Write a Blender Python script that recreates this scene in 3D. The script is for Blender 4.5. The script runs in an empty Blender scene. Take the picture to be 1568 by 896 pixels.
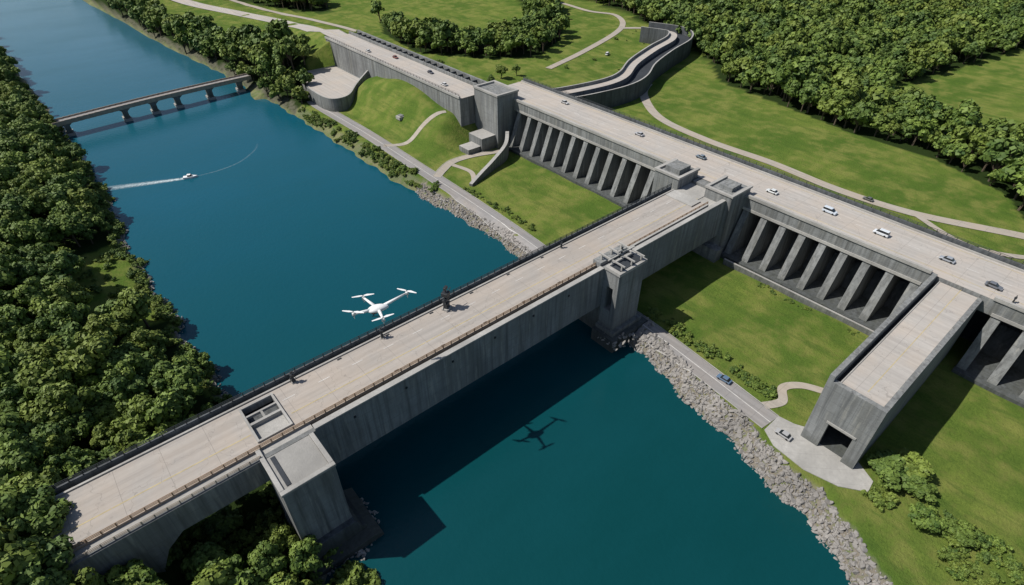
import bpy, bmesh, math, random
import numpy as np
from mathutils import Vector, Matrix
random.seed(7); rng=np.random.default_rng(7)
S=bpy.context.scene
S.view_settings.view_transform='Standard'
S.view_settings.look='None'
S.view_settings.exposure=0
COL=S.collection

# ------------------------------------------------------------------ materials
def new_mat(name):
    m=bpy.data.materials.new(name); m.use_nodes=True
    nt=m.node_tree; b=nt.nodes['Principled BSDF']
    return m,nt,b
def N(nt,t,**k):
    n=nt.nodes.new(t)
    for a,v in k.items(): setattr(n,a,v)
    return n
def L(nt,a,b): nt.links.new(a,b)
def mixc(nt,fac,a,b,mode='MIX'):
    n=N(nt,'ShaderNodeMix',data_type='RGBA',blend_type=mode)
    for i,v in ((0,fac),(6,a),(7,b)):
        if hasattr(v,'links'): L(nt,v,n.inputs[i])
        elif i==0: n.inputs[0].default_value=v
        else: n.inputs[i].default_value=(*v,1)
    return n.outputs[2]
def noise(nt,vec,scale,detail=4,rough=.55):
    n=N(nt,'ShaderNodeTexNoise'); n.inputs['Scale'].default_value=scale
    n.inputs['Detail'].default_value=detail; n.inputs['Roughness'].default_value=rough
    if vec is not None: L(nt,vec,n.inputs['Vector'])
    return n.outputs[0]
def ramp(nt,fac,a,b,c=0.,d=1.):
    n=N(nt,'ShaderNodeMapRange'); n.inputs[1].default_value=a; n.inputs[2].default_value=b
    n.inputs[3].default_value=c; n.inputs[4].default_value=d
    L(nt,fac,n.inputs[0]); return n.outputs[0]
def scaled(nt,vec,s):
    n=N(nt,'ShaderNodeVectorMath',operation='MULTIPLY'); L(nt,vec,n.inputs[0]); n.inputs[1].default_value=s
    return n.outputs[0]
def mth(nt,op,a,b=None):
    n=N(nt,'ShaderNodeMath',operation=op)
    for i,v in enumerate((a,b)):
        if v is None: continue
        if hasattr(v,'links'): L(nt,v,n.inputs[i])
        else: n.inputs[i].default_value=v
    return n.outputs[0]
def bump(nt,b,h,strength,dist):
    n=N(nt,'ShaderNodeBump'); n.inputs['Strength'].default_value=strength; n.inputs['Distance'].default_value=dist
    L(nt,h,n.inputs['Height']); L(nt,n.outputs[0],b.inputs['Normal'])

def concrete(name,base,stain=.38,seam=.5,su=6.,sv=3.4,streak=True):
    m,nt,b=new_mat(name)
    pos=N(nt,'ShaderNodeNewGeometry').outputs['Position']
    big=ramp(nt,noise(nt,pos,.07,4,.6),.35,.68)
    fine=ramp(nt,noise(nt,pos,.9,5,.65),.3,.7)
    dark=tuple(c*stain for c in base)
    col=mixc(nt,big,tuple(c*.74 for c in base),tuple(min(1,c*1.15) for c in base))
    col=mixc(nt,mth(nt,'MULTIPLY',fine,.45),col,tuple(c*.6 for c in base))
    sx=N(nt,'ShaderNodeSeparateXYZ'); L(nt,pos,sx.inputs[0])
    if streak:
        st=ramp(nt,noise(nt,scaled(nt,pos,(.8,.8,.035)),1.,4,.6),.45,.68)
        col=mixc(nt,mth(nt,'MULTIPLY',st,.85),col,dark)
        st3=ramp(nt,noise(nt,scaled(nt,pos,(.25,.25,.03)),1.,4,.6),.5,.62)
        col=mixc(nt,mth(nt,'MULTIPLY',st3,.4),col,(base[0]*.62,base[1]*.60,base[2]*.54))
        st2=ramp(nt,noise(nt,scaled(nt,pos,(.5,.5,.05)),1.7,3,.6),.56,.7)
        col=mixc(nt,mth(nt,'MULTIPLY',st2,.4),col,(base[0]*1.5,base[1]*1.42,base[2]*1.28))
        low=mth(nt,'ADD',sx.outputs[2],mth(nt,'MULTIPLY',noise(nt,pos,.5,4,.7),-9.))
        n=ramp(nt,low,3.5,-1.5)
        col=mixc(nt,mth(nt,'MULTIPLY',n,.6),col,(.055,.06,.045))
    def line(v,per,w):
        f=mth(nt,'FRACT',mth(nt,'DIVIDE',v,per)); return mth(nt,'LESS_THAN',f,w/per)
    if seam:
        l1=line(mth(nt,'ADD',sx.outputs[0],sx.outputs[1]),su,.14)
        l2=line(sx.outputs[2],sv,.12)
        ln=mth(nt,'MAXIMUM',l1,l2)
        col=mixc(nt,mth(nt,'MULTIPLY',ln,seam),col,tuple(c*.45 for c in base))
    L(nt,col,b.inputs['Base Color']); b.inputs['Roughness'].default_value=.9
    b.inputs['Specular IOR Level'].default_value=.25
    bump(nt,b,noise(nt,pos,2.2,4,.7),.45,.2)
    return m
def deckmat(name,base,axis):
    m,nt,b=new_mat(name)
    pos=N(nt,'ShaderNodeNewGeometry').outputs['Position']
    s=(.03,.9,.1) if axis==0 else (.9,.03,.1)
    track=ramp(nt,noise(nt,scaled(nt,pos,s),1.,3,.5),.35,.7)
    fine=ramp(nt,noise(nt,pos,.8,6,.7),.3,.72)
    patch=ramp(nt,noise(nt,pos,.09,4,.6),.4,.66)
    col=mixc(nt,track,tuple(c*.84 for c in base),tuple(c*1.08 for c in base))
    col=mixc(nt,mth(nt,'MULTIPLY',fine,.32),col,tuple(c*.68 for c in base))
    col=mixc(nt,mth(nt,'MULTIPLY',patch,.4),col,(base[0]*1.1,base[1]*.98,base[2]*.86))
    sx=N(nt,'ShaderNodeSeparateXYZ'); L(nt,pos,sx.inputs[0])
    f=mth(nt,'LESS_THAN',mth(nt,'FRACT',mth(nt,'DIVIDE',sx.outputs[axis],9.)),.014)
    col=mixc(nt,mth(nt,'MULTIPLY',f,.5),col,tuple(c*.5 for c in base))
    spots=ramp(nt,noise(nt,pos,.5,3,.5),.66,.76)
    col=mixc(nt,mth(nt,'MULTIPLY',spots,.3),col,tuple(c*.5 for c in base))
    cr=N(nt,'ShaderNodeTexVoronoi',feature='DISTANCE_TO_EDGE'); cr.inputs['Scale'].default_value=.11
    wp=N(nt,'ShaderNodeVectorMath',operation='ADD'); L(nt,pos,wp.inputs[0])
    nn=N(nt,'ShaderNodeTexNoise'); nn.inputs['Scale'].default_value=.4; L(nt,pos,nn.inputs['Vector'])
    L(nt,scaled(nt,nn.outputs[1],(5,5,0)),wp.inputs[1]); L(nt,wp.outputs[0],cr.inputs['Vector'])
    col=mixc(nt,mth(nt,'MULTIPLY',mth(nt,'LESS_THAN',cr.outputs[0],.005),.35),col,tuple(c*.4 for c in base))
    L(nt,col,b.inputs['Base Color']); b.inputs['Roughness'].default_value=.92
    b.inputs['Specular IOR Level'].default_value=.2
    bump(nt,b,noise(nt,pos,3,4,.7),.25,.08)
    return m
def plain(name,col,rough=.6,metal=0.,var=.25,sc=1.5):
    m,nt,b=new_mat(name)
    pos=N(nt,'ShaderNodeTexCoord').outputs['Object']
    c=mixc(nt,ramp(nt,noise(nt,pos,sc,4,.6),.3,.7),col,tuple(x*(1-var) for x in col))
    L(nt,c,b.inputs['Base Color']); b.inputs['Roughness'].default_value=rough; b.inputs['Metallic'].default_value=metal
    return m
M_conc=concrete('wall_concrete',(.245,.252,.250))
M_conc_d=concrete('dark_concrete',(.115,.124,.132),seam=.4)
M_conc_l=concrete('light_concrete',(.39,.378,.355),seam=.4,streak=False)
M_trough=concrete('trough_concrete',(.045,.051,.060),seam=.3,streak=False)
M_deck=deckmat('bridge_deck_concrete',(.375,.345,.315),0)
M_dam=deckmat('dam_road_concrete',(.42,.392,.362),1)
M_rust=plain('rusty_rail_paint',(.32,.20,.11),.8,0,.4,.6)
M_steel=plain('dark_steel',(.05,.055,.06),.5,.5)
M_white=plain('white_paint',(.78,.78,.77),.4,0,.08)
M_wline=plain('worn_yellow_line',(.50,.41,.22),.85,0,.35,.5)
M_wl2=plain('worn_white_line',(.60,.58,.55),.85,0,.35,.5)
M_rust_l=plain('pale_rail',(.38,.31,.24),.7,0,.3,.6)
M_asph=deckmat('road_asphalt',(.27,.26,.255),1)
M_path=deckmat('path_gravel',(.37,.335,.29),1)
M_rock=concrete('rock_stone',(.30,.282,.262),seam=0,streak=False)
M_glass=plain('car_glass',(.02,.025,.03),.1,0,.05)
M_tyre=plain('tyre_rubber',(.02,.02,.02),.9,0,.05)

M_grass,nt,b=new_mat('grass')
pos=N(nt,'ShaderNodeNewGeometry').outputs['Position']
g1=ramp(nt,noise(nt,pos,.025,5,.65),.38,.62)
g2=ramp(nt,noise(nt,pos,.4,7,.75),.34,.68)
g3=ramp(nt,noise(nt,pos,.10,6,.7),.46,.60)
g4=ramp(nt,noise(nt,scaled(nt,pos,(.5,.12,1)),.45,5,.7),.50,.64)
g5=ramp(nt,noise(nt,pos,1.6,4,.8),.50,.72)
col=mixc(nt,g1,(.086,.142,.024),(.165,.208,.042))
col=mixc(nt,mth(nt,'MULTIPLY',g2,.65),col,(.045,.086,.016))
col=mixc(nt,mth(nt,'MULTIPLY',g3,.55),col,(.225,.222,.065))
col=mixc(nt,mth(nt,'MULTIPLY',g4,.6),col,(.060,.108,.020))
col=mixc(nt,mth(nt,'MULTIPLY',g5,.45),col,(.030,.060,.012))
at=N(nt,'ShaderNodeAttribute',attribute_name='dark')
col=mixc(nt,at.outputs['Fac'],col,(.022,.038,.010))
at2=N(nt,'ShaderNodeAttribute',attribute_name='soil')
soil=mixc(nt,noise(nt,pos,.7,5,.7),(.14,.125,.10),(.27,.24,.20))
so=mth(nt,'MULTIPLY',at2.outputs['Fac'],ramp(nt,noise(nt,pos,.4,5,.7),.3,.5))
col=mixc(nt,so,col,soil)
L(nt,col,b.inputs['Base Color']); b.inputs['Roughness'].default_value=1; b.inputs['Specular IOR Level'].default_value=.05
bump(nt,b,noise(nt,pos,1.1,6,.75),.9,.6)

M_water,nt,b=new_mat('water')
pos=N(nt,'ShaderNodeNewGeometry').outputs['Position']
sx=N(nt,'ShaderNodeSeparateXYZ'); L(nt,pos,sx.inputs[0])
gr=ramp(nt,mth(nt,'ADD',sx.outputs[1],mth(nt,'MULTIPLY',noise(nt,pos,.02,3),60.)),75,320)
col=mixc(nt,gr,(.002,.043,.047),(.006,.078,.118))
sky_paint=ramp(nt,sx.outputs[1],330,760)
col=mixc(nt,sky_paint,col,(.050,.135,.180))  # far upstream sky reflection painted into the base colour as a lighter tone
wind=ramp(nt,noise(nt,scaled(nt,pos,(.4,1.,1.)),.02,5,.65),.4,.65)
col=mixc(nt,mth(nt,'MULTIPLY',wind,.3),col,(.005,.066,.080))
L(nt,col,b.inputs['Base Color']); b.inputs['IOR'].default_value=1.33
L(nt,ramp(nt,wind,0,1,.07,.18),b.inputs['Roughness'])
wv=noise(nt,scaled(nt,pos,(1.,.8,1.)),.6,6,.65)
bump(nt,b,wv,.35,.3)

def leafmat(name,c1,c2,c3):
    m,nt,b=new_mat(name)
    at=N(nt,'ShaderNodeAttribute',attribute_name='tint')
    oi=N(nt,'ShaderNodeObjectInfo')
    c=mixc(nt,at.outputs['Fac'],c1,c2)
    c=mixc(nt,mth(nt,'MULTIPLY',oi.outputs['Random'],.6),c,c3)
    # a second, independent variation: some crowns yellower, some bluer
    r2=mth(nt,'FRACT',mth(nt,'MULTIPLY',oi.outputs['Random'],17.3))
    c=mixc(nt,ramp(nt,r2,.55,1.,0,.45),c,(.190,.215,.035))
    c=mixc(nt,ramp(nt,r2,.35,0.,0,.40),c,(.040,.085,.030))
    L(nt,c,b.inputs['Base Color']); b.inputs['Roughness'].default_value=.65
    b.inputs['Specular IOR Level'].default_value=.3
    return m
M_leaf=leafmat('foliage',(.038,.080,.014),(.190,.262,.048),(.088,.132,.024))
M_bark=plain('bark',(.10,.075,.05),.95)

# ------------------------------------------------------------------ builder
class B:
    def __init__(s): s.bm=bmesh.new(); s.mats=[]
    def mi(s,m):
        if m not in s.mats: s.mats.append(m)
        return s.mats.index(m)
    def box(s,x0,x1,y0,y1,z0,z1,m,top=None):
        vs=[s.bm.verts.new(c) for c in ((x0,y0,z0),(x1,y0,z0),(x1,y1,z0),(x0,y1,z0),(x0,y0,z1),(x1,y0,z1),(x1,y1,z1),(x0,y1,z1))]
        for k,f in enumerate(((3,2,1,0),(4,5,6,7),(0,1,5,4),(1,2,6,5),(2,3,7,6),(3,0,4,7))):
            fa=s.bm.faces.new([vs[i] for i in f]); fa.material_index=s.mi(top if (top and k==1) else m)
    def prism(s,pts,d,off,m):
        def mk(p,o):
            return {'y':(p[0],o,p[1]),'z':(p[0],p[1],o),'x':(o,p[0],p[1])}[d]
        a=[s.bm.verts.new(mk(p,off[0])) for p in pts]; c=[s.bm.verts.new(mk(p,off[1])) for p in pts]
        n=len(pts); i=s.mi(m)
        fs=[s.bm.faces.new(a),s.bm.faces.new(c[::-1])]
        for k in range(n): fs.append(s.bm.faces.new([a[k],c[k],c[(k+1)%n],a[(k+1)%n]]))
        for f in fs: f.material_index=i
    def cyl(s,p,q,r1,r2,m,n=8):
        p=Vector(p);q=Vector(q);d=(q-p);z=d.normalized()
        x=z.orthogonal().normalized();y=z.cross(x)
        a=[];c=[]
        for k in range(n):
            t=2*math.pi*k/n;o=x*math.cos(t)+y*math.sin(t)
            a.append(s.bm.verts.new(p+o*r1)); c.append(s.bm.verts.new(q+o*r2))
        i=s.mi(m)
        fs=[s.bm.faces.new([a[k],a[(k+1)%n],c[(k+1)%n],c[k]]) for k in range(n)]
        fs+= [s.bm.faces.new(a[::-1]),s.bm.faces.new(c)]
        for f in fs: f.material_index=i
    def done(s,name,bev=0,loc=None,rot=0,parent=None):
        bmesh.ops.recalc_face_normals(s.bm,faces=s.bm.faces)
        me=bpy.data.meshes.new(name); s.bm.to_mesh(me); s.bm.free()
        for m in s.mats: me.materials.append(m)
        o=bpy.data.objects.new(name,me); COL.objects.link(o)
        if loc: o.location=loc
        o.rotation_euler=(0,0,rot)
        if bev:
            md=o.modifiers.new('b','BEVEL'); md.width=bev; md.segments=1; md.limit_method='ANGLE'
        if parent: o.parent=parent
        return o

# ------------------------------------------------------------------ terrain
SR=np.array([(-600,20),(-60,70),(-4,97),(12,104),(22,106),(33,109),(52,113),(69,117),(90,122),(144,124),(166,125),(201,122),(233,120),(273,120),(362,118),(460,112),(559,101),(798,84),(1500,40),(5000,-200)],float)
SLm=np.array([(-600,-90),(-60,-20),(40,4),(73,7),(80,14),(90,14),(110,10),(142,10),(161,8),(194,8),(244,6),(305,10),(389,8),(533,3),(657,-1),(798,-12),(1500,-120),(5000,-900)],float)
def shr(y): return np.interp(y,SR[:,0],SR[:,1])+np.sin(y*.21)*.7+np.sin(y*.53+1)*.5
def shl(y): return np.interp(y,SLm[:,0],SLm[:,1])+np.sin(y*.17)*1.1+np.sin(y*.4+2)*.8
def ss(t): t=np.clip(t,0,1); return t*t*(3-2*t)
RAMP=[(178,385,27),(184,420,24),(195,470,13),(199,530,6),(185,600,4.3),(160,690,4.3)]
def segdist(x,y,P):
    best=np.full(np.shape(x),1e9); zz=np.zeros(np.shape(x))
    for (x0,y0,z0),(x1,y1,z1) in zip(P[:-1],P[1:]):
        dx,dy=x1-x0,y1-y0; t=np.clip(((x-x0)*dx+(y-y0)*dy)/(dx*dx+dy*dy),0,1)
        d=np.hypot(x-x0-t*dx,y-y0-t*dy); k=d<best
        best=np.where(k,d,best); zz=np.where(k,z0+t*(z1-z0),zz)
    return best,zz
def H(x,y):
    x=np.asarray(x,float);y=np.asarray(y,float)
    dr=x-shr(y); dl=shl(y)-x
    w=np.interp(y,[-50,20,60,90,150,300],[7,6.5,5.5,6,6,8])
    hr=np.where(dr>0,4*np.clip(dr/w,0,1)**.9,-5*np.clip(-dr/6,0,1))
    hl=np.where(dl>0,1.8*ss(dl/4)+9*ss((dl-3)/55),-5*np.clip(-dl/6,0,1))
    hl=hl+np.where(dl>0,14*np.exp(-((y-104)/24)**2)*ss((dl-22)/22),0)
    h=np.where(dr>-8,hr,np.where(dl>-8,hl,-5))
    far=ss((x-230)/150)
    h=h+far*(1.2*np.sin(x*.021+y*.013)+.8*np.sin(y*.033-x*.011))+ss((x-500)/400)*8*(1+np.sin(x*.006+1)*np.cos(y*.005))
    win=ss((y-228)/20)*ss((342-y)/16)
    crest=13+6*np.exp(-((y-290)/26)**2)
    h=h+np.where(x<200,crest*ss((x-141)/24)*win,0)
    h=h+np.where((x>128)&(x<215),.35*np.sin(x*.16+y*.09)*np.sin(y*.13-x*.05)*ss((x-138)/6),0)
    e,z=segdist(x,y,RAMP)
    k=(y>384)
    h=np.where(k,np.maximum(h,z-.45*np.maximum(0,e-7.5)),h)
    return h
def hz(x,y): return float(H(x,y))
def axis(lo,a,b,hi,st,grow=1.12):
    c=list(np.arange(a,b+.01,st)); v=b;d=st
    while v<hi: d*=grow; v+=d; c.append(v)
    v=a;d=st;pre=[]
    while v>lo: d*=grow; v-=d; pre.append(v)
    return np.array(pre[::-1]+c)
xs=axis(-5000,-70,340,6000,2.); ys=axis(-5000,-50,430,7000,2.)
X,Y=np.meshgrid(xs,ys,indexing='ij'); Z=H(X,Y)
nx,ny=X.shape
co=np.stack([X,Y,Z],-1).reshape(-1,3)
i=np.arange(nx-1)[:,None]*ny+np.arange(ny-1)[None,:]
fa=np.stack([i,i+ny,i+ny+1,i+1],-1).reshape(-1,4)
me=bpy.data.meshes.new('ground'); me.from_pydata(co.tolist(),[],fa.tolist())
def inpoly(x,y,P):
    x=np.asarray(x,float);y=np.asarray(y,float);r=np.zeros(x.shape,bool);n=len(P)
    for k in range(n):
        x0,y0=P[k];x1,y1=P[(k+1)%n]
        c=((y0>y)!=(y1>y))&(x<(x1-x0)*(y-y0)/((y1-y0) or 1e-9)+x0)
        r^=c
    return r
F_east=[(300,-80),(302,19),(321,31),(337,67),(337,110),(346,154),(360,207),(400,245),(425,290),(440,330),(462,395),(470,440),(468,520),(560,700),(700,1000),(1300,1000),(1300,-300),(290,-300)]
F_hole=[(402,124),(440,130),(600,98),(690,50),(620,-20),(470,-40),(400,-10),(376,30),(384,80)]
F_mid=[(240,398),(250,465),(290,540),(320,600),(420,640),(452,560),(450,470),(425,440),(398,400),(352,352),(303,328),(269,351)]
F_mhole=[(262,440),(272,520),(300,700),(430,700),(440,570),(425,490),(385,430),(350,396),(325,380),(295,388)]
F_north=[(225,590),(250,560),(300,700),(430,720),(560,800),(700,1000),(500,1400),(60,1400),(105,900),(150,800),(190,700)]
F_isle=[(118,345),(133,350),(140,375),(158,395),(160,430),(150,460),(140,500),(128,560),(120,640),(118,760),(105,900),(70,1200),(20,1200),(86,800),(102,560),(113,460)]
CL=[(-14,190),(14,190),(14,240),(4,254),(-14,248)]
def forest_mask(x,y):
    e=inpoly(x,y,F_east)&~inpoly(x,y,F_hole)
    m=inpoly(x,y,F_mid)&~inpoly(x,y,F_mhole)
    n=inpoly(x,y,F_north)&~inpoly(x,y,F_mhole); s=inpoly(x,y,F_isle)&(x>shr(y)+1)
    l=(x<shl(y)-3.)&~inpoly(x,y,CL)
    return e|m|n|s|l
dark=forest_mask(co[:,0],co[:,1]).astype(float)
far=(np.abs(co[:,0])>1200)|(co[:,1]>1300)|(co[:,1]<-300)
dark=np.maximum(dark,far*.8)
dr=co[:,0]-shr(co[:,1]); dl=shl(co[:,1])-co[:,0]
soil=np.where((dr>-6)&(dr<6),1.,0)*np.where(co[:,1]<215,1,.45)
soil=np.maximum(soil,np.where((dl>-6)&(dl<2.2),.9,0))
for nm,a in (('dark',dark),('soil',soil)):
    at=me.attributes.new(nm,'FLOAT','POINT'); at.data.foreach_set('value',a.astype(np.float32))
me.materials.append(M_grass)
me.polygons.foreach_set('use_smooth',[True]*len(me.polygons))
o=bpy.data.objects.new('ground',me); COL.objects.link(o)

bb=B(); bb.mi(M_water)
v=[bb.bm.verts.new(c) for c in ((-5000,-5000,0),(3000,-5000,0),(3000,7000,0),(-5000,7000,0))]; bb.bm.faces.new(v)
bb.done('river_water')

# ------------------------------------------------------------------ roads
def smooth_path(P,n=10):
    P=[np.array(p,float) for p in P]; out=[]
    for k in range(len(P)-1):
        p0=P[max(k-1,0)];p1=P[k];p2=P[k+1];p3=P[min(k+2,len(P)-1)]
        for t in np.linspace(0,1,n,endpoint=False):
            out.append(.5*((2*p1)+(-p0+p2)*t+(2*p0-5*p1+4*p2-p3)*t*t+(-p0+3*p1-3*p2+p3)*t**3))
    out.append(P[-1]); return np.array(out)
def road(name,P,w,mat,off=.14,n=12,line=None,kerb=True,zf=None):
    C=smooth_path(P,n); T=np.gradient(C[:,:2],axis=0); T/=np.linalg.norm(T,axis=1)[:,None]
    Nn=np.stack([-T[:,1],T[:,0]],1)
    b_=B()
    def strip(a,c,m,o_):
        ks=max(2,int((c-a)/1.6)+1); row=[]
        for j in range(len(C)):
            r=[]
            for q in np.linspace(a,c,ks):
                p=C[j,:2]+Nn[j]*q; z=zf(p,C[j]) if zf else hz(p[0],p[1])
                r.append(b_.bm.verts.new((p[0],p[1],z+o_)))
            row.append(r)
        mi=b_.mi(m)
        for j in range(len(C)-1):
            for q in range(ks-1):
                f=b_.bm.faces.new([row[j][q],row[j+1][q],row[j+1][q+1],row[j][q+1]]); f.material_index=mi
    strip(-w/2,w/2,mat,off)
    if kerb:
        strip(-w/2-.3,-w/2,M_conc_l,off+.11); strip(w/2,w/2+.3,M_conc_l,off+.11)
    if line: strip(-.13,.13,line,off+.02)
    return b_.done(name)
road('river_road',[(134,350),(133,336),(134,282),(133,229),(132,184),(130,143),(127,110),(125.5,80),(123.5,59),(122,45),(120.5,31.6)],7.,M_asph,line=M_wl2)
road('access_path',[(124.5,36),(130,33.5),(135,36),(140,33),(143,27),(143.5,24.3)],2.6,M_path,off=.17,kerb=False)
road('access_path',[(133,262),(143,256),(154,255),(166,250)],3,M_path,off=.16,kerb=False)
road('access_path',[(134,214),(147,222),(158,222),(176,217)],4,M_path,off=.16)
road('access_path',[(147,222),(150,208),(143,196)],2.4,M_path,off=.18,kerb=False)
road('country_road',[(320,236),(300,224),(276,193),(269,156),(270,118),(268,84),(272,52),(287,15),(300,-25)],5.5,M_path,off=.22,kerb=False)
road('country_road',[(262,100),(246,120),(240,160),(236,200),(250,218)],2.8,M_path,off=.2,kerb=False)
road('country_road',[(272,52),(262,30),(268,12),(290,-10)],3.,M_path,off=.3,kerb=False)
road('country_road',[(290,302),(345,318),(412,341),(440,372),(434,402),(445,463),(440,560)],5,M_path,off=.3,kerb=False)
road('country_road',[(412,341),(430,322),(405,296),(372,272)],4.5,M_path,off=.33,kerb=False)
road('country_road',[(214,420),(235,470),(225,540),(205,620),(190,760)],5,M_path,off=.3,kerb=False)
def zr(p,c):
    e,z=segdist(np.array(p[0]),np.array(p[1]),RAMP); return max(float(z),hz(p[0],p[1]))
road('approach_road',[(178,391),(184,420),(195,470),(199,530),(185,600),(160,690),(150,800)],13,M_dam,off=.1,line=M_wline,zf=zr)

bb=B()
bb.prism([(124.2,31.3),(116.9,31.3),(114,27),(113,18),(115,10),(119,4.5),(123,5),(126.5,11),(126.5,24),(125,27)],'z',(2.8,4.2),M_conc_l)
bb.done('portal_forecourt_pavement')

# ------------------------------------------------------------------ bridge
bb=B()
HX0,HX1,HY0,HY1=8.5,15.5,95.5,106.5
Y0,Y1=93.6,108
for (a,c,y0,y1) in ((-30,HX0,Y0,Y1),(HX1,172,Y0,Y1),(HX0,HX1,Y0,HY0),(HX0,HX1,HY1,Y1)):
    bb.box(a,c,y0,y1,25.4,27,M_conc,top=M_deck)
bb.box(HX0-.5,HX0,HY0-.5,HY1+.5,27.01,27.5,M_conc_l); bb.box(HX1,HX1+.5,HY0-.5,HY1+.5,27.01,27.5,M_conc_l)
bb.box(HX0,HX1,HY0-.5,HY0,27.01,27.45,M_conc_l); bb.box(HX0,HX1,HY1,HY1+.5,27.01,27.45,M_conc_l)
bb.box(HX0,HX1,100.5,101.2,26.2,27.4,M_conc_l)
bb.box(HX0,HX1,HY0,100.5,25.6,26.3,M_conc_l); bb.box(HX0,HX1,101.2,HY1,24,25,M_conc_d)
bb.box(HX0,HX1,103.4,103.9,26.6,27.35,M_conc_l); bb.box(11.7,12.2,101.2,103.4,26.6,27.3,M_conc_l)
bb.box(-30,172,108,108.5,25,27.35,M_conc_l); bb.box(-30,172,108.5,109.4,25,26.2,M_trough)
bb.box(-30,172,109.4,110,19.5,28.0,M_conc_d)
bb.box(-30,172,93.1,93.6,25,27.3,M_rust_l); bb.box(19,172,91.2,93.1,25,26.1,M_trough); bb.box(-30,19,91.2,93.1,25,26.9,M_conc_l)
bb.box(19,188,90,91.2,13,27.7,M_conc); bb.box(19,113,89.8,91.35,27.7,28.1,M_conc_l); bb.box(126,178,89.8,91.35,27.7,28.1,M_conc_l)
bb.box(-30,19,90,91.2,20.2,27.2,M_conc)
bb.box(19,188,108.9,109.4,13,25,M_conc); bb.box(19,188,91.2,108.9,13,14,M_conc_d)
bb.box(-30,19,91.2,109.4,20.2,21,M_conc_d)
bb.prism([(-30,20.2),(-30,4),(-19,4),(-17.5,12),(-15,17),(-11,20.2)],'y',(90.2,109.2),M_conc)
bb.box(8.5,17.5,90.3,108,-4,20.2,M_conc); bb.box(115,124.5,90.3,108.6,-3,13,M_conc)
bb.box(127,171,92.3,93.05,26.1,27.9,M_conc_l)
bb.box(166,171.5,96,107.5,27.01,27.5,M_conc_l)
for x in range(28,112,14):   # drainage outlets and gully grates
    bb.box(x,x+.5,89.7,89.99,24.6,25.1,M_steel); bb.box(x,x+1.2,94.2,94.8,27.005,27.02,M_steel)
    bb.box(x+5,x+6.2,107.1,107.7,27.005,27.02,M_steel)
bb.done('concrete_bridge')

def railing(name,p,q,h,step,m,mids=2,r=.07):
    b_=B(); p=Vector(p);q=Vector(q);Ln=(q-p).length;n=max(1,int(Ln/step))
    for k in range(n+1):
        c=p.lerp(q,k/n); b_.box(c.x-r,c.x+r,c.y-r,c.y+r,c.z,c.z+h,m)
    for j in range(1,mids+1):
        z=h*j/mids
        b_.cyl((p.x,p.y,p.z+z),(q.x,q.y,q.z+z),r*.9,r*.9,m,5)
    return b_.done(name)
railing('bridge_railing',(-30,109.7,28),(172,109.7,28),1.1,2.5,M_steel,3,.09)
railing('bridge_railing',(-30,93.35,27.3),(172,93.35,27.3),1.0,2.5,M_rust,3,.10)
railing('bridge_railing',(-30,90.6,27.2),(7,90.6,27.2),1.0,2.2,M_rust_l,3,.09)
def dashes(name,axis_,c,a,e,ln,gap,z,w,m):
    b_=B(); t=a
    while t<e:
        if axis_=='x': b_.box(t,t+ln,c-w/2,c+w/2,z,z+.012,m)
        else: b_.box(c-w/2,c+w/2,t,t+ln,z,z+.012,m)
        t+=ln+gap
    return b_.done(name)
dashes('bridge_lane_marking','x',98.4,17,166,9,.2,27.006,.26,M_wline)
dashes('bridge_lane_marking','x',98.4,-29,7.5,9,.2,27.006,.26,M_wline)
dashes('bridge_lane_marking','x',103.4,17,166,3,6,27.006,.2,M_wl2)

bb=B()
bb.prism([(6.8,-3),(6.8,27),(18.2,27),(18.2,9),(19.2,-3)],'y',(79,89.95),M_conc)
bb.box(6.6,18.4,78.8,79.9,27,27.7,M_conc_l); bb.box(6.6,7.6,79.9,92.9,27,27.7,M_conc_l); bb.box(17.4,18.4,79.9,89.7,27,27.7,M_conc_l)
bb.box(7.6,17.4,79.9,89.9,27,27.25,M_conc_l); bb.box(8.4,9.4,80.5,89.4,27.25,27.4,M_trough)
bb.prism([(6.6,-3),(6.6,7),(18.4,7),(19.6,3.5),(20.6,3.5),(21,-3)],'y',(77.5,90),M_conc_d); bb.prism([(5.5,-3),(5.5,1.6),(20.6,2.2),(23,1.2),(23.5,-3)],'y',(74.5,90.2),M_conc_d)
bb.done('bridge_pier_block',.12)
bb=B()
bb.box(113.5,125.5,84,85.8,-1,27.9,M_conc); bb.box(113.5,125.5,88.4,89.95,-1,27.9,M_conc)
bb.box(113.5,125.5,85.8,88.4,-1,13,M_conc); bb.box(113.5,125.5,85.8,88.4,22,27.9,M_conc); bb.box(117,125.4,85.8,88.4,13,22,M_trough)
bb.box(113.1,125.9,83.6,89.6,27.9,28.9,M_conc_l); bb.box(113.1,125.9,91.5,94.5,27.05,28.9,M_conc)
bb.box(114.4,124.6,84.6,88.8,28.9,29.1,M_trough)
bb.box(112.4,126.6,82.6,90.1,-1,6.2,M_conc); bb.box(111,128,80.8,90.2,-1,4.8,M_conc_d)
for x in (115,119.5,124):
    bb.box(x-.22,x+.22,84.5,84.95,29,30.6,M_conc_l); bb.box(x-.22,x+.22,92.6,93.05,28.9,30.6,M_conc_l); bb.box(x-.22,x+.22,83.6,94.2,30.6,31.,M_conc_l)
bb.box(113.5,125.5,88.7,89.15,31.,31.35,M_conc_l)
bb.cyl((119.5,89,31.35),(119.5,89,33.4),.3,.25,M_steel); bb.cyl((117.6,89,32.3),(121.4,89,32.3),.4,.4,M_conc_l,10)
bb.done('gate_hoist_tower')

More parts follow.
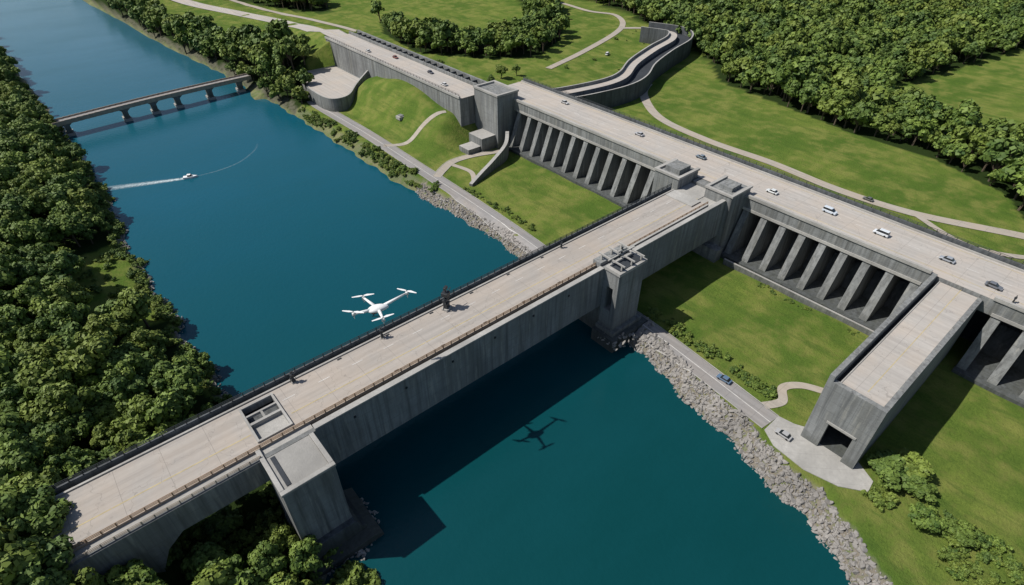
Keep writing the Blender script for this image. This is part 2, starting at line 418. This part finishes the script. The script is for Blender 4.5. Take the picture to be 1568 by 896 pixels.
# ------------------------------------------------------------------ dam
def dam():
    bb=B()
    bb.box(188,212,-260,240,22,27,M_conc,top=M_dam)
    bb.box(187.6,188.6,-260,8,27.01,28.1,M_conc_l); bb.box(187.6,188.6,24.5,87,27.01,28.1,M_conc_l); bb.box(187.6,188.6,120.5,219.5,27.01,28.1,M_conc_l)
    bb.box(210.2,210.7,-260,240,27.01,27.6,M_conc_l); bb.box(210.7,211.5,-260,240,27.005,27.05,M_trough); bb.box(211.5,212.3,-260,240,26,28.5,M_conc_d)
    bb.box(200,211.8,-260,240,-1,22,M_trough); bb.box(211.8,212.0,-260,240,-1,22,M_conc_d)
    def bay(y0,y1,n):
        p=(y1-y0)/n
        for k in range(n+1):
            y=y0+k*p
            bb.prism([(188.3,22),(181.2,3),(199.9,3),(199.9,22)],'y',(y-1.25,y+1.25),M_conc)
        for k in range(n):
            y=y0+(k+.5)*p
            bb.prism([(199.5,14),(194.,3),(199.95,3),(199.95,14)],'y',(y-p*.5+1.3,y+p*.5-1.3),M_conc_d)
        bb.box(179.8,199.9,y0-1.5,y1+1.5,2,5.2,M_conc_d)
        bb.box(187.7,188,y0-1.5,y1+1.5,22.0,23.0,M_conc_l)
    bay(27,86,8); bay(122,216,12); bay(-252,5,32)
    bb.box(175,187.5,108.8,120,1,30,M_conc); bb.box(174.6,187.9,119,120.4,30,30.8,M_conc_l); bb.box(174.6,187.9,108.4,109.6,30,30.8,M_conc_l);bb.box(174.6,175.8,109.6,119,30,30.8,M_conc_l); bb.box(178,185,111,117.5,30,32,M_conc)
    bb.box(178.5,191,88,99,1,29.6,M_conc); bb.box(178.1,191.4,87.6,88.8,29.6,30.3,M_conc_l); bb.box(178.1,191.4,98.2,99.4,29.6,30.3,M_conc_l); bb.box(178.1,179.3,88.8,98.2,29.6,30.3,M_conc_l); bb.box(182,188,90.5,96,29.6,31.2,M_conc)
    bb.box(174.5,178.4,86.5,100,1,9,M_conc)
    bb.box(172,178.5,91.2,99,13,25.6,M_conc,top=M_conc_l); bb.box(172,187.6,99,108.7,13,25.8,M_conc_d,top=M_conc_l)
    bb.box(184,187.6,99.5,108.3,25.8,26.9,M_conc)
    bb.box(168,174,101,104,1,6,M_conc)
    bb.box(177,190.5,220,239,1,31,M_conc); bb.box(176.6,190.9,219.6,221,31,31.9,M_conc_l); bb.box(176.6,178,221,238,31,31.9,M_conc_l); bb.box(189.5,190.9,221,238,31,31.9,M_conc_l); bb.box(176.6,190.9,238,239.4,31,31.9,M_conc_l)
    return bb.done('concrete_dam')
dam()
bb=B()
bb.box(168,185.5,239.5,392,0,27,M_conc,top=M_dam)
bb.box(167.5,168.5,239.5,392,27.01,28.2,M_conc_l)
bb.box(185.5,186.4,239.5,392,0,28.6,M_conc); bb.box(186.4,191.8,239.5,392,0,22,M_trough); bb.box(191.8,193,239.5,392,0,28.4,M_conc)
y=243
while y<390:
    bb.box(186.4,191.8,y,y+.9,26.6,27.8,M_conc_d); y+=6.5
bb.done('dam_approach_wall')
railing('dam_railing',(168,240,28.2),(168,392,28.2),1.,3,M_steel,2,.08)
railing('dam_railing',(211.9,-200,28.5),(211.9,240,28.5),1.,3,M_steel,2,.08)
dashes('dam_lane_marking','y',199.5,-240,238,3.5,5,27.01,.25,M_wl2)
dashes('dam_lane_marking','y',192.,-240,238,9,.1,27.01,.2,M_wline)
dashes('dam_lane_marking','y',208.8,-240,238,9,.1,27.01,.2,M_wline)

bb=B()
X0=122.5
bb.box(X0+1.4,187.5,11.3,21.3,24.5,25.9,M_conc,top=M_dam)
bb.box(X0+1.4,187.5,21.3,22.69,23.5,24.4,M_trough)
bb.box(X0,187.5,22.7,24,3,27.9,M_conc); bb.box(X0+1.4,187.5,21.3,21.6,24.42,26.1,M_conc_l)
bb.box(X0,187.5,10,11.3,3,26.1,M_conc)
bb.box(X0,X0+1.4,11.3,22.7,13.5,26.1,M_conc)
bb.box(X0,X0+1.4,11.3,13.2,3,13.5,M_conc); bb.box(X0,X0+1.4,19.4,22.7,3,13.5,M_conc)
bb.box(X0+12,X0+12.6,11.3,22.7,3,24.5,M_trough)
bb.box(X0+1.4,187.5,11.3,22.7,3.0,4.3,M_conc_d)
bb.box(X0-.25,X0-.002,12.6,20.,13.5,14.2,M_conc_l)
bb.done('spillway_block')
dashes('spillway_lane_marking','x',15.8,126,186,9,.1,25.905,.2,M_wline)

def wallpath(name,P,w,z0,z1,m,mt=None,n=6):
    C=smooth_path(P,n); T=np.gradient(C[:,:2],axis=0); T/=np.linalg.norm(T,axis=1)[:,None]; Nn=np.stack([-T[:,1],T[:,0]],1)
    b_=B(); rows=[]
    for j in range(len(C)):
        zt=C[j,2] if C.shape[1]>2 else z1
        a=C[j,:2]+Nn[j]*w/2; c=C[j,:2]-Nn[j]*w/2
        rows.append([b_.bm.verts.new((a[0],a[1],z0)),b_.bm.verts.new((a[0],a[1],zt)),b_.bm.verts.new((c[0],c[1],zt)),b_.bm.verts.new((c[0],c[1],z0))])
    for j in range(len(C)-1):
        for q in range(3):
            f=b_.bm.faces.new([rows[j][q],rows[j][q+1],rows[j+1][q+1],rows[j+1][q]]); f.material_index=b_.mi(mt if (mt and q==1) else m)
    b_.bm.faces.new(rows[0]); b_.bm.faces.new(rows[-1][::-1])
    return b_.done(name)
wallpath('retaining_wall',[(141,196,5.2),(150,199,7.5),(160,203,9),(172,208,12),(180,216,14)],1.8,2,9,M_conc,M_conc_l)
wallpath('retaining_wall',[(178,131,6),(177,128,6),(176,121,7)],1.2,2,6,M_conc,M_conc_l)
wallpath('retaining_wall',[(178,24.5,6),(177.5,60,6),(177,84,6)],.8,2,6,M_conc,M_conc_l)
bb=B(); bb.box(168,177,222,233,3,11,M_conc,top=M_conc_l); bb.box(160,168,223,231,3,7,M_conc,top=M_conc_l); bb.done('dam_stairs_landing')
bb=B(); bb.box(150,155,272,276,hz(152,274)-1,hz(152,274)+.7,M_conc_l); bb.box(151,154,272.6,275.4,hz(152,274)+.7,hz(152,274)+1.2,M_conc); bb.done('inspection_hatch')

bb=B()
bb.prism([(133,330),(137,322),(146,322),(156,330),(168,336),(168,392),(150,392),(138,372),(133,350)],'z',(1,11),M_conc)
bb.done('upstream_terrace')
bb=B(); bb.prism([(134,331),(137.5,323.4),(146,323.4),(155,331),(167,337),(167,391),(150.5,391),(139,371.5),(134,350)],'z',(11.0,11.05),M_dam); bb.done('terrace_pavement')
wallpath('retaining_wall',[(133.3,350,12),(133.3,331,12),(137,322.6,12),(146,322.6,12.5),(156,330.6,15),(167.6,336.6,19)],.9,2,12,M_conc,M_conc_l)

CP=[(212,246),(232,238),(255,232),(280,229),(300,233),(325,246),(360,258),(395,268),(412,284),(405,310)]
def chan():
    C=smooth_path(CP,8); T=np.gradient(C,axis=0); T/=np.linalg.norm(T,axis=1)[:,None]; Nn=np.stack([-T[:,1],T[:,0]],1)
    b_=B()
    prof=[(-8.5,2),(-8.5,15),(-7.6,15),(-7.6,9.5),(3.6,9.5),(3.6,13),(9.5,13),(9.5,15),(10.4,15),(10.4,2)]
    ms=[M_conc_d,M_conc_l,M_conc_d,M_trough,M_conc,M_dam,M_conc,M_conc_l,M_conc_d]
    rows=[]
    for j in range(len(C)):
        rows.append([b_.bm.verts.new((*(C[j]+Nn[j]*u),z)) for u,z in prof])
    for j in range(len(C)-1):
        for q in range(len(prof)-1):
            f=b_.bm.faces.new([rows[j][q],rows[j][q+1],rows[j+1][q+1],rows[j+1][q]]); f.material_index=b_.mi(ms[q])
    b_.bm.faces.new(rows[0]);b_.bm.faces.new(rows[-1][::-1])
    b_.done('diversion_channel')
chan()

bb=B()
K=40
for k in range(K):
    x0=-2+k*3.;x1=x0+3.
    y0=399+(x0-7)*.106
    zt=8+.7*math.sin(math.pi*(k+.5)/K)
    bb.box(x0,x1,y0-3,y0+3,zt-1.1,zt,M_conc,top=M_asph)
    bb.box(x0,x1,y0-3.3,y0-3,zt-1.5,zt+.9,M_rust_l); bb.box(x0,x1,y0+3,y0+3.3,zt-1.5,zt+.9,M_rust_l)
for px in (10,40,56,70,90,110):
    y0=399+(px-7)*.106
    bb.box(px-1.3,px+1.3,y0-3.,y0+3.,-4,7.,M_conc); bb.box(px-2.,px+2.,y0-4,y0+4,-4,1.4,M_conc_l)
    bb.prism([(px-3.2,7.1),(px-1.3,5.6),(px+1.3,5.6),(px+3.2,7.1)],'y',(y0-2.9,y0+2.9),M_conc)
bb.done('river_crossing_bridge')

# ------------------------------------------------------------------ vegetation
def crown_mesh(name,R,Hh,nl,cards,seed,trunk=True,cs=(.3,.6)):
    r=np.random.default_rng(seed); V=[];F=[];T=[];MI=[]
    zb=Hh*.28 if trunk else 0
    cz=zb+(Hh-zb)*.45
    lobes=[]
    for k in range(nl):
        u=r.uniform(-.3,1);ph=r.uniform(0,2*math.pi); q=math.sqrt(max(0,1-u*u)); rad=r.uniform(.5,.95)
        p=np.array([math.cos(ph)*q*R*rad,math.sin(ph)*q*R*rad,cz+u*(Hh-cz)*rad])
        lobes.append((p,r.uniform(.18,.4)*R,r.uniform(0,1)))
    lobes.append((np.array([0,0,cz]),R*.5,.1))
    ico=bmesh.new(); bmesh.ops.create_icosphere(ico,subdivisions=1,radius=1)
    iv=np.array([v.co[:] for v in ico.verts]); ifa=[[v.index for v in f.verts] for f in ico.faces]; ico.free()
    for p,lr,t in lobes:
        b0=len(V); vv=p+iv*lr*.7*r.uniform(.8,1.15,(len(iv),1))
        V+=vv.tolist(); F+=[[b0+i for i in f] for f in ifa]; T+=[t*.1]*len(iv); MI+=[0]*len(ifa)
        n=int(cards*(lr/(.33*R))**2)
        d=r.normal(size=(n,3)); d/=np.linalg.norm(d,axis=1)[:,None]
        d[:,2]=np.where(d[:,2]<-.5,-d[:,2],d[:,2])
        c=p+d*lr*r.uniform(.75,1.18,(n,1))
        nn=d+r.normal(size=(n,3))*.35; nn/=np.linalg.norm(nn,axis=1)[:,None]
        a=np.cross(nn,r.normal(size=(n,3))); a/=np.linalg.norm(a,axis=1)[:,None]; bq=np.cross(nn,a)
        s=r.uniform(cs[0],cs[1],(n,1))*R/4.5; s2=s*r.uniform(.5,1,(n,1))
        q=np.stack([c-a*s,c-bq*s2,c+a*s,c+bq*s2],1)
        b0=len(V); V+=q.reshape(-1,3).tolist(); F+=[[b0+4*i,b0+4*i+1,b0+4*i+2,b0+4*i+3] for i in range(n)]
        tt=np.clip(t*.8+r.uniform(-.2,.35,n),0,1); T+=np.repeat(tt,4).tolist(); MI+=[0]*n
    if trunk:
        def limb(p,q,r1,r2,n=6):
            p=np.array(p,float);q=np.array(q,float);z=q-p;z/=np.linalg.norm(z);x=np.cross(z,[.3,1,.2]);x/=np.linalg.norm(x);y=np.cross(z,x)
            b0=len(V)
            for c,rr in ((p,r1),(q,r2)):
                for k in range(n):
                    t=2*math.pi*k/n; V.append((c+(x*math.cos(t)+y*math.sin(t))*rr).tolist()); T.append(0)
            for k in range(n): F.append([b0+k,b0+(k+1)%n,b0+n+(k+1)%n,b0+n+k]); MI.append(1)
        limb((0,0,-1.5),(0,0,cz),.38,.24)
        for p,lr,t in lobes[:7]: limb((0,0,zb*.9),p,.17,.07)
    me=bpy.data.meshes.new(name); me.from_pydata(V,[],F)
    at=me.attributes.new('tint','FLOAT','POINT'); at.data.foreach_set('value',np.array(T,np.float32))
    me.materials.append(M_leaf); me.materials.append(M_bark); me.polygons.foreach_set('material_index',MI)
    return me
VAR=[(4.6,11,24),(4.0,12.5,22),(5.2,10.5,28),(3.6,10,19),(4.8,13,26),(4.2,9.5,20)]
tcol=bpy.data.collections.new('tree_variants'); TM=[]
for k,(R,Hh,nl) in enumerate(VAR):
    me=crown_mesh('tree_variant',R,Hh,nl,120,100+k); TM.append(me)
    tcol.objects.link(bpy.data.objects.new('tree_variant_%d'%k,me))
fcol=bpy.data.collections.new('far_tree_variants')
for k,(R,Hh,nl) in enumerate(VAR):
    me=crown_mesh('far_tree_variant',R,Hh,nl-6,34,200+k,True,(.6,1.1))
    fcol.objects.link(bpy.data.objects.new('far_tree_variant_%d'%k,me))
bcol=bpy.data.collections.new('bush_variants')
for k in range(3):
    me=crown_mesh('bush_variant',1.6,2.0+.4*k,9,50,300+k,False,(.4,.8))
    bcol.objects.link(bpy.data.objects.new('bush_variant_%d'%k,me))
rcol=bpy.data.collections.new('rock_variants')
for k in range(6):
    bm=bmesh.new(); bmesh.ops.create_icosphere(bm,subdivisions=2,radius=1)
    r=np.random.default_rng(50+k); pl=r.normal(size=(10,3)); pl/=np.linalg.norm(pl,axis=1)[:,None]; dd=r.uniform(.42,.8,10)
    for v in bm.verts:
        c=np.array(v.co[:])
        for n_,d_ in zip(pl,dd):
            e=c@n_-d_
            if e>0: c=c-n_*e
        v.co=c*np.array([1.3,.9,.7])
    me=bpy.data.meshes.new('rock'); bm.to_mesh(me); bm.free(); me.materials.append(M_rock)
    rcol.objects.link(bpy.data.objects.new('rock_variant_%d'%k,me))
def scatter(name,P,sc,col,tilt=0.):
    me=bpy.data.meshes.new(name); me.from_pydata([tuple(p) for p in P],[],[])
    at=me.attributes.new('sc','FLOAT','POINT'); at.data.foreach_set('value',np.array(sc,np.float32))
    o=bpy.data.objects.new(name,me); COL.objects.link(o)
    g=bpy.data.node_groups.new(name+'_nodes','GeometryNodeTree')
    g.interface.new_socket('Geometry',in_out='INPUT',socket_type='NodeSocketGeometry')
    g.interface.new_socket('Geometry',in_out='OUTPUT',socket_type='NodeSocketGeometry')
    gi=g.nodes.new('NodeGroupInput');go=g.nodes.new('NodeGroupOutput')
    ci=g.nodes.new('GeometryNodeCollectionInfo'); ci.inputs['Collection'].default_value=col
    ci.inputs['Separate Children'].default_value=True; ci.inputs['Reset Children'].default_value=True
    ip=g.nodes.new('GeometryNodeInstanceOnPoints'); ip.inputs['Pick Instance'].default_value=True
    rv=g.nodes.new('FunctionNodeRandomValue'); rv.data_type='FLOAT_VECTOR'
    rv.inputs[0].default_value=(-tilt,-tilt,0); rv.inputs[1].default_value=(tilt,tilt,6.283)
    na=g.nodes.new('GeometryNodeInputNamedAttribute'); na.data_type='FLOAT'; na.inputs['Name'].default_value='sc'
    ri=g.nodes.new('FunctionNodeRandomValue'); ri.data_type='INT'; ri.inputs[4].default_value=0; ri.inputs[5].default_value=len(col.objects)-1
    ri.inputs['Seed'].default_value=5
    g.links.new(gi.outputs[0],ip.inputs['Points']); g.links.new(ci.outputs[0],ip.inputs['Instance'])
    g.links.new(ri.outputs[2],ip.inputs['Instance Index']); g.links.new(rv.outputs[0],ip.inputs['Rotation'])
    g.links.new(na.outputs[0],ip.inputs['Scale']); g.links.new(ip.outputs[0],go.inputs[0])
    md=o.modifiers.new('scatter','NODES'); md.node_group=g
    return o
def jgrid(x0,x1,y0,y1,s):
    gx,gy=np.meshgrid(np.arange(x0,x1,s),np.arange(y0,y1,s*.87),indexing='ij')
    gx=gx+(np.arange(gx.shape[1])%2)[None,:]*s/2
    gx=gx+rng.uniform(-.42,.42,gx.shape)*s; gy=gy+rng.uniform(-.42,.42,gy.shape)*s
    return gx.ravel(),gy.ravel()
def noroad(x,y): return ~((x>-29)&(x<30)&(y>87)&(y<113))
x,y=jgrid(-110,14,-20,820,7.2)
m=(x<shl(y)-3)&~inpoly(x,y,CL)&noroad(x,y)
x=x[m];y=y[m]; z=H(x,y)
s=rng.uniform(.7,1.42,len(x)); s=np.where(shl(y)-x<9,s*.68,s)
s=np.where((x>-30)&(x<12)&(y>80)&(y<120),s*.72,s)
scatter('riverbank_forest',np.stack([x,y,z-.4],1),s,tcol,.1)
x,y=jgrid(100,1000,-120,1000,9.0)
m=forest_mask(x,y)&(x>60)
e,_=segdist(x,y,RAMP); m&=(e>14)|(y<380)
for R in ([(290,302),(345,318),(412,341),(440,372),(434,402),(445,463),(440,560)],[(214,420),(235,470),(225,540),(205,620),(190,760)]):
    e,_=segdist(x,y,[(a,c,0) for a,c in R]); m&=e>8
x=x[m];y=y[m];z=H(x,y); s=rng.uniform(.75,1.75,len(x))
scatter('valley_forest',np.stack([x,y,z-.3],1),s,fcol,.1)
print('trees',len(x))
bp=[];bs=[]
U=random.uniform
from mathutils import noise as mn
def addb(fn,n,s0,s1,gate=None):
    for _ in range(n):
        q=fn()
        if gate is not None and mn.noise(Vector((q[0]*.09,q[1]*.09,3)))<gate: continue
        bp.append((q[0],q[1],hz(*q)-.2)); bs.append(random.uniform(s0,s1)*random.choice([.5,.8,1]))
addb(lambda:(lambda y:(float(shr(y))+U(1.5,8.5),y))(U(205,345)),620,.3,1.2,-.1)
addb(lambda:(lambda y:(float(shl(y))-U(.5,4),y))(U(60,420)),520,.5,1.3)
addb(lambda:(lambda y:(128+(y-40)*.05+abs(random.gauss(0,2.2)),y))(U(36,84)),240,.2,.95,-.15)
addb(lambda:(136.5+abs(random.gauss(0,1.5)),U(140,200)),110,.2,.7,-.1)
addb(lambda:(U(174,176.5),U(30,84)),90,.15,.55,0)
addb(lambda:(U(214,224),U(-30,215)),260,.3,1.1,-.05)
addb(lambda:(U(226,262),U(20,215)),160,.3,1.0,.1)
addb(lambda:(U(112,128),U(-30,4)),260,.3,1.2,-.1)
addb(lambda:(U(-12,10),U(190,248)),110,.4,1.3,-.2)
addb(lambda:(U(300,420),U(240,330)),60,.5,1.3,.1)
addb(lambda:(U(-18,8),U(76,100)),160,.5,1.4)
scatter('bank_shrubs',bp,bs,bcol,.1)
rp=[];rs=[]
for _ in range(8500):
    y=U(-40,215)
    if y>78 and random.random()<.4: continue
    d=U(-1.,6.2 if y<78 else 4.6)
    x=float(shr(y))+d
    if 110<x<129 and 80<y<111: continue
    big=.6 if y<78 else .48
    rp.append((x,y,hz(x,y)+U(-.1,.2))); rs.append(big*random.choice([U(.3,.7),U(.3,.7),U(.6,1.1),U(.9,1.8)]))
for _ in range(200):
    a=U(0,6.28); x=14+math.cos(a)*U(7,11); y=82+math.sin(a)*U(7,11)
    rp.append((x,y,U(-.4,.3))); rs.append(U(.3,1.))
for _ in range(600):
    y=U(62,300); rp.append((float(shl(y))+U(-1.2,1.),y,U(-.1,.4))); rs.append(U(.25,.7))
for _ in range(160):
    rp.append((U(110,129),U(78,88),U(2.5,4.6))); rs.append(U(.3,.9))
scatter('riprap_rocks',rp,rs,rcol,1.2)
for (x,y,s,k) in [(127,3,.95,2),(132.5,0,.9,0),(128,-3,.8,5),(120,-7,.85,5),(123,-14,.6,2),(236,300,.8,3),(250,306,.9,0),(262,304,.7,1),(232,262,.5,2),(372,258,.5,0),(12,68,.95,2),(3,66,1.05,5),(-3,74,.95,0),(8,60,1.,4),(-8,68,1.1,1),(-14,78,1.,2),(-22,82,1.0,4),(-5,60,1.1,2),(1,55,1.,5),(230,350,.7,0),(196,400,.5,2),(128,352,.9,2),
    (-30,87,1.05,4),(-34,94,1.15,1),(-32,103,1.0,2),(-36,110,1.1,0),(-31,116,.9,4),(-24,86,.9,2),(-5,97,.7,2),(-11,101,.75,5),(0,103,.6,0)]:
    o=bpy.data.objects.new('deciduous_tree',TM[k]); COL.objects.link(o); o.location=(x,y,hz(x,y)-.5)
    fl=.62 if (x>118 and x<134 and y<5) else .9
    o.scale=(s,s,s*fl); o.rotation_euler=(0,0,random.uniform(0,6))

# ------------------------------------------------------------------ vehicles
def car(kind,colr,loc,rot):
    paint=plain('car_paint',colr,.35,0,.05)
    b_=B()
    if kind=='van': Lh,W,hb,hc=2.4,.95,1.1,1.9
    else: Lh,W,hb,hc=2.2,.9,.85,1.45
    prof=[(-Lh,.35),(-Lh,hb-.05),(-Lh+.15,hb),(Lh*.55,hb),(Lh*.97,hb-.18),(Lh,.35)]
    b_.prism(prof,'y',(-W,W),paint)
    if kind=='van': cab=[(-Lh+.05,hb),(-Lh+.2,hc),(Lh*.3,hc),(Lh*.68,hb)]
    else: cab=[(-Lh*.82,hb),(-Lh*.55,hc),(Lh*.15,hc),(Lh*.5,hb)]
    b_.prism(cab,'y',(-W*.86,W*.86),M_glass)
    a=cab[1];c=cab[2]
    b_.prism([(a[0]-.05,hc),(a[0]+.1,hc+.07),(c[0]-.1,hc+.07),(c[0]+.05,hc)],'y',(-W*.84,W*.84),paint)
    for sx_ in (-1,1):
        for xx in (-Lh*.62,Lh*.62):
            b_.cyl((xx,sx_*W*.82,.36),(xx,sx_*(W+.02),.36),.36,.36,M_tyre,12)
        b_.box(Lh-.05,Lh+.03,sx_*W*.7-.15,sx_*W*.7+.15,.6,.78,M_white)
    return b_.done('delivery_van' if kind=='van' else 'car',.05,loc,rot)
hp=math.pi/2
for k,c,l,r in [('car',(.6,.62,.62),(198,83,27.05),hp),('van',(.55,.60,.66),(200,62,27.05),-hp),('van',(.62,.65,.68),(199,44,27.05),hp),('car',(.3,.32,.35),(199,24,27.05),hp),
    ('car',(.14,.15,.17),(194.5,10,27.05),-hp),('car',(.12,.16,.2),(203,118,27.05),hp),('car',(.4,.4,.42),(202,150,27.05),hp),('car',(.45,.45,.45),(204.5,200,27.05),-hp),
    ('car',(.6,.6,.6),(174,262,27.05),hp),('car',(.1,.1,.12),(180,284,27.05),-hp),('car',(.22,.08,.06),(180,322,27.05),-hp),('car',(.6,.6,.6),(174,345,27.05),hp),
    ('car',(.10,.16,.24),(124.3,49,4.2),hp+.05),('van',(.7,.7,.72),(350,300,hz(350,300)+.3),.3),('car',(.1,.1,.1),(268.5,70,hz(268.5,70)+.25),hp),('car',(.35,.35,.35),(118.8,27,4.25),hp)]:
    car(k,c,l,r)

def hoist(loc,s,rot):
    b_=B()
    b_.box(-1.2,1.2,-1,1,0,.5,M_conc_l); b_.box(-.8,.8,-.6,.6,.5,2.2,M_steel)
    b_.cyl((0,0,2.2),(0,0,4.6),.45,.35,M_steel,10); b_.cyl((-1.5,0,3.4),(1.5,0,3.4),.55,.55,M_steel,12); b_.box(-.9,.9,-.9,.9,4.4,5.6,M_steel)
    b_.cyl((0,0,5.6),(0,0,6.8),.2,.15,M_steel); b_.box(-.5,.9,-.35,.35,6.4,7.2,M_steel); b_.cyl((-1.8,.0,1.),(-1.1,0,3.2),.15,.15,M_steel,6); b_.cyl((1.8,0,1.),(1.1,0,3.2),.15,.15,M_steel,6)
    b_.cyl((.9,-.1,5.),(2.4,-.3,5.6),.16,.1,M_steel,6)
    o=b_.done('gate_hoist_machine',.05,loc,rot); o.scale=(s,s,s); return o
hoist((66,106.2,27),1.05,.5); hoist((21.5,107.3,27),.5,.2); hoist((46,107.3,27),.5,1.0); hoist((112,107.4,27),.35,.4)
hoist((190.5,4,27),.35,0)

# ------------------------------------------------------------------ drone
def drone(loc,rot,s):
    b_=B()
    bm=b_.bm; b_.mi(M_white)
    ax=math.radians(22); ca,sa=math.cos(ax),math.sin(ax)
    r0=bmesh.ops.create_uvsphere(bm,u_segments=24,v_segments=14,radius=1)
    for v in r0['verts']:
        X_=v.co.x*2.4;Y_=v.co.y*(1.15-.28*v.co.x);Z_=v.co.z*.75+.16*(1-v.co.x**2)
        v.co=Vector((X_*ca-Y_*sa,X_*sa+Y_*ca,Z_))
    b_.cyl((-.9,-.9,-.35),(-1.05,-1.25,-.6),.42,.36,M_steel,12); b_.box(-1.,-.3,-.9,-.3,-.8,-.4,M_steel)
    for (hx,hy),a in zip(((5.8,5.1),(-3.9,3.3),(-4.9,-2.4),(2.0,-4.3)),(-.35,.25,-.15,.5)):
        d0=Vector((hx,hy,0)).normalized()
        b_.cyl((d0.x*.9,d0.y*.9,.1),(hx,hy,.5),.42,.22,M_white,10)
        b_.cyl((hx,hy,.1),(hx,hy,.95),.4,.32,M_white,12); b_.cyl((hx,hy,.95),(hx,hy,1.15),.14,.12,M_steel,8)
        b_.cyl((hx,hy,.1),(hx,hy,-.9),.1,.08,M_white,6)
        for t in (a,a+math.pi):
            d=Vector((math.cos(t),math.sin(t),0)); n_=Vector((-d.y,d.x,0)); c=Vector((hx,hy,1.08))
            vs=[c+d*.1+n_*.14,c+d*.9+n_*.36+Vector((0,0,.06)),c+d*2.5+n_*.14,c+d*2.5-n_*.1,c+d*.9-n_*.26,c+d*.1-n_*.14]
            up=[bm.verts.new(v+Vector((0,0,.03))) for v in vs]; dn=[bm.verts.new(v-Vector((0,0,.03))) for v in vs]
            ff=[bm.faces.new(up),bm.faces.new(dn[::-1])]+[bm.faces.new([up[k],dn[k],dn[(k+1)%6],up[(k+1)%6]]) for k in range(6)]
            for f in ff: f.material_index=b_.mi(M_white)
    for sy_ in (1,-1):
        b_.cyl((-.8,.6*sy_,-.3),(-1.,1.1*sy_,-1.3),.08,.08,M_steel,6); b_.cyl((.6,.6*sy_,-.3),(.8,1.1*sy_,-1.3),.08,.08,M_steel,6); b_.cyl((-1.4,1.1*sy_,-1.3),(1.2,1.1*sy_,-1.3),.08,.08,M_steel,6)
    o=b_.done('quadcopter_drone',0,loc,rot); o.scale=(s,s,s)
    for p in o.data.polygons: p.use_smooth=len(p.vertices)<=4
    return o
drone((40.8,94.5,48),math.radians(-40.3),1.0)

bb=B()
hull=[(-3,-1.1),(1,-1.2),(3.6,0),(1,1.2),(-3,1.1)]
bb.prism(hull,'z',(-.2,.9),M_white); bb.prism([(-1,-.8),(1,-.7),(1,.7),(-1,.8)],'z',(.9,1.7),M_glass); bb.prism([(-1.1,-.85),(.6,-.75),(.6,.75),(-1.1,.85)],'z',(1.7,1.8),M_white)
bang=math.atan2(-13,32)
bb.done('motorboat',.05,(45,299,0),bang)
M_foam,nt,b=new_mat('wake_foam')
pos=N(nt,'ShaderNodeNewGeometry').outputs['Position']
b.inputs['Base Color'].default_value=(.6,.68,.7,1)
uv=N(nt,'ShaderNodeAttribute',attribute_name='foam')
al=mth(nt,'MULTIPLY',uv.outputs['Fac'],ramp(nt,noise(nt,pos,.8,5,.7),.3,.55))
L(nt,al,b.inputs['Alpha'])
def wake(name,P,W,Fm):
    me=bpy.data.meshes.new(name);V=[];F=[];A=[]
    C=smooth_path(P,10);T=np.gradient(C,axis=0);T/=np.linalg.norm(T,axis=1)[:,None]
    n=len(C)
    for j in range(n):
        t=j/(n-1);w=np.interp(t,[0,1],W);f=np.interp(t,[0,.3,1],Fm)
        for q,k in ((-1,0),(-.4,.7),(0,1),(.4,.7),(1,0)):
            V.append((C[j,0]-T[j,1]*w*q,C[j,1]+T[j,0]*w*q,.03));A.append(f*k)
    for j in range(n-1):
        for q in range(4): F.append([j*5+q,j*5+5+q,j*5+6+q,j*5+q+1])
    me.from_pydata(V,[],F);at=me.attributes.new('foam','FLOAT','POINT');at.data.foreach_set('value',np.array(A,np.float32));me.materials.append(M_foam)
    o=bpy.data.objects.new(name,me);COL.objects.link(o)
wake('boat_wake',[(44,299.4),(30,305),(13,312),(4,314)],(1.3,4.0),(1,.85,.1))
wake('boat_wake',[(46,299),(58,298),(70,301),(81,310),(86,318)],(.5,.8),(.1,.2,.02))

# ------------------------------------------------------------------ light
ld=Vector((.62,-.45,-1)).normalized()
sun=bpy.data.lights.new('sun','SUN'); sun.energy=5.; sun.angle=math.radians(.5); sun.color=(1,.96,.89)
so=bpy.data.objects.new('sun',sun); COL.objects.link(so); so.rotation_euler=ld.to_track_quat('-Z','Y').to_euler()
w=bpy.data.worlds.new('World'); S.world=w; w.use_nodes=True; nt=w.node_tree
sk=nt.nodes.new('ShaderNodeTexSky'); sk.sky_type='NISHITA'; sk.sun_disc=False
sk.sun_elevation=math.asin(-ld.z); sk.sun_rotation=math.atan2(-ld.x,-ld.y)
bg=nt.nodes['Background']; bg.inputs[1].default_value=.085; nt.links.new(sk.outputs[0],bg.inputs[0])
# ------------------------------------------------------------------ camera
cam=bpy.data.cameras.new('camera'); cam.sensor_width=36; cam.lens=875/1568*36; cam.clip_end=20000; cam.clip_start=.5
c=bpy.data.objects.new('camera',cam); COL.objects.link(c); c.location=(0,0,130)
c.rotation_euler=(math.pi/2-math.atan(688/875),0,-math.radians(40.3))
S.camera=c
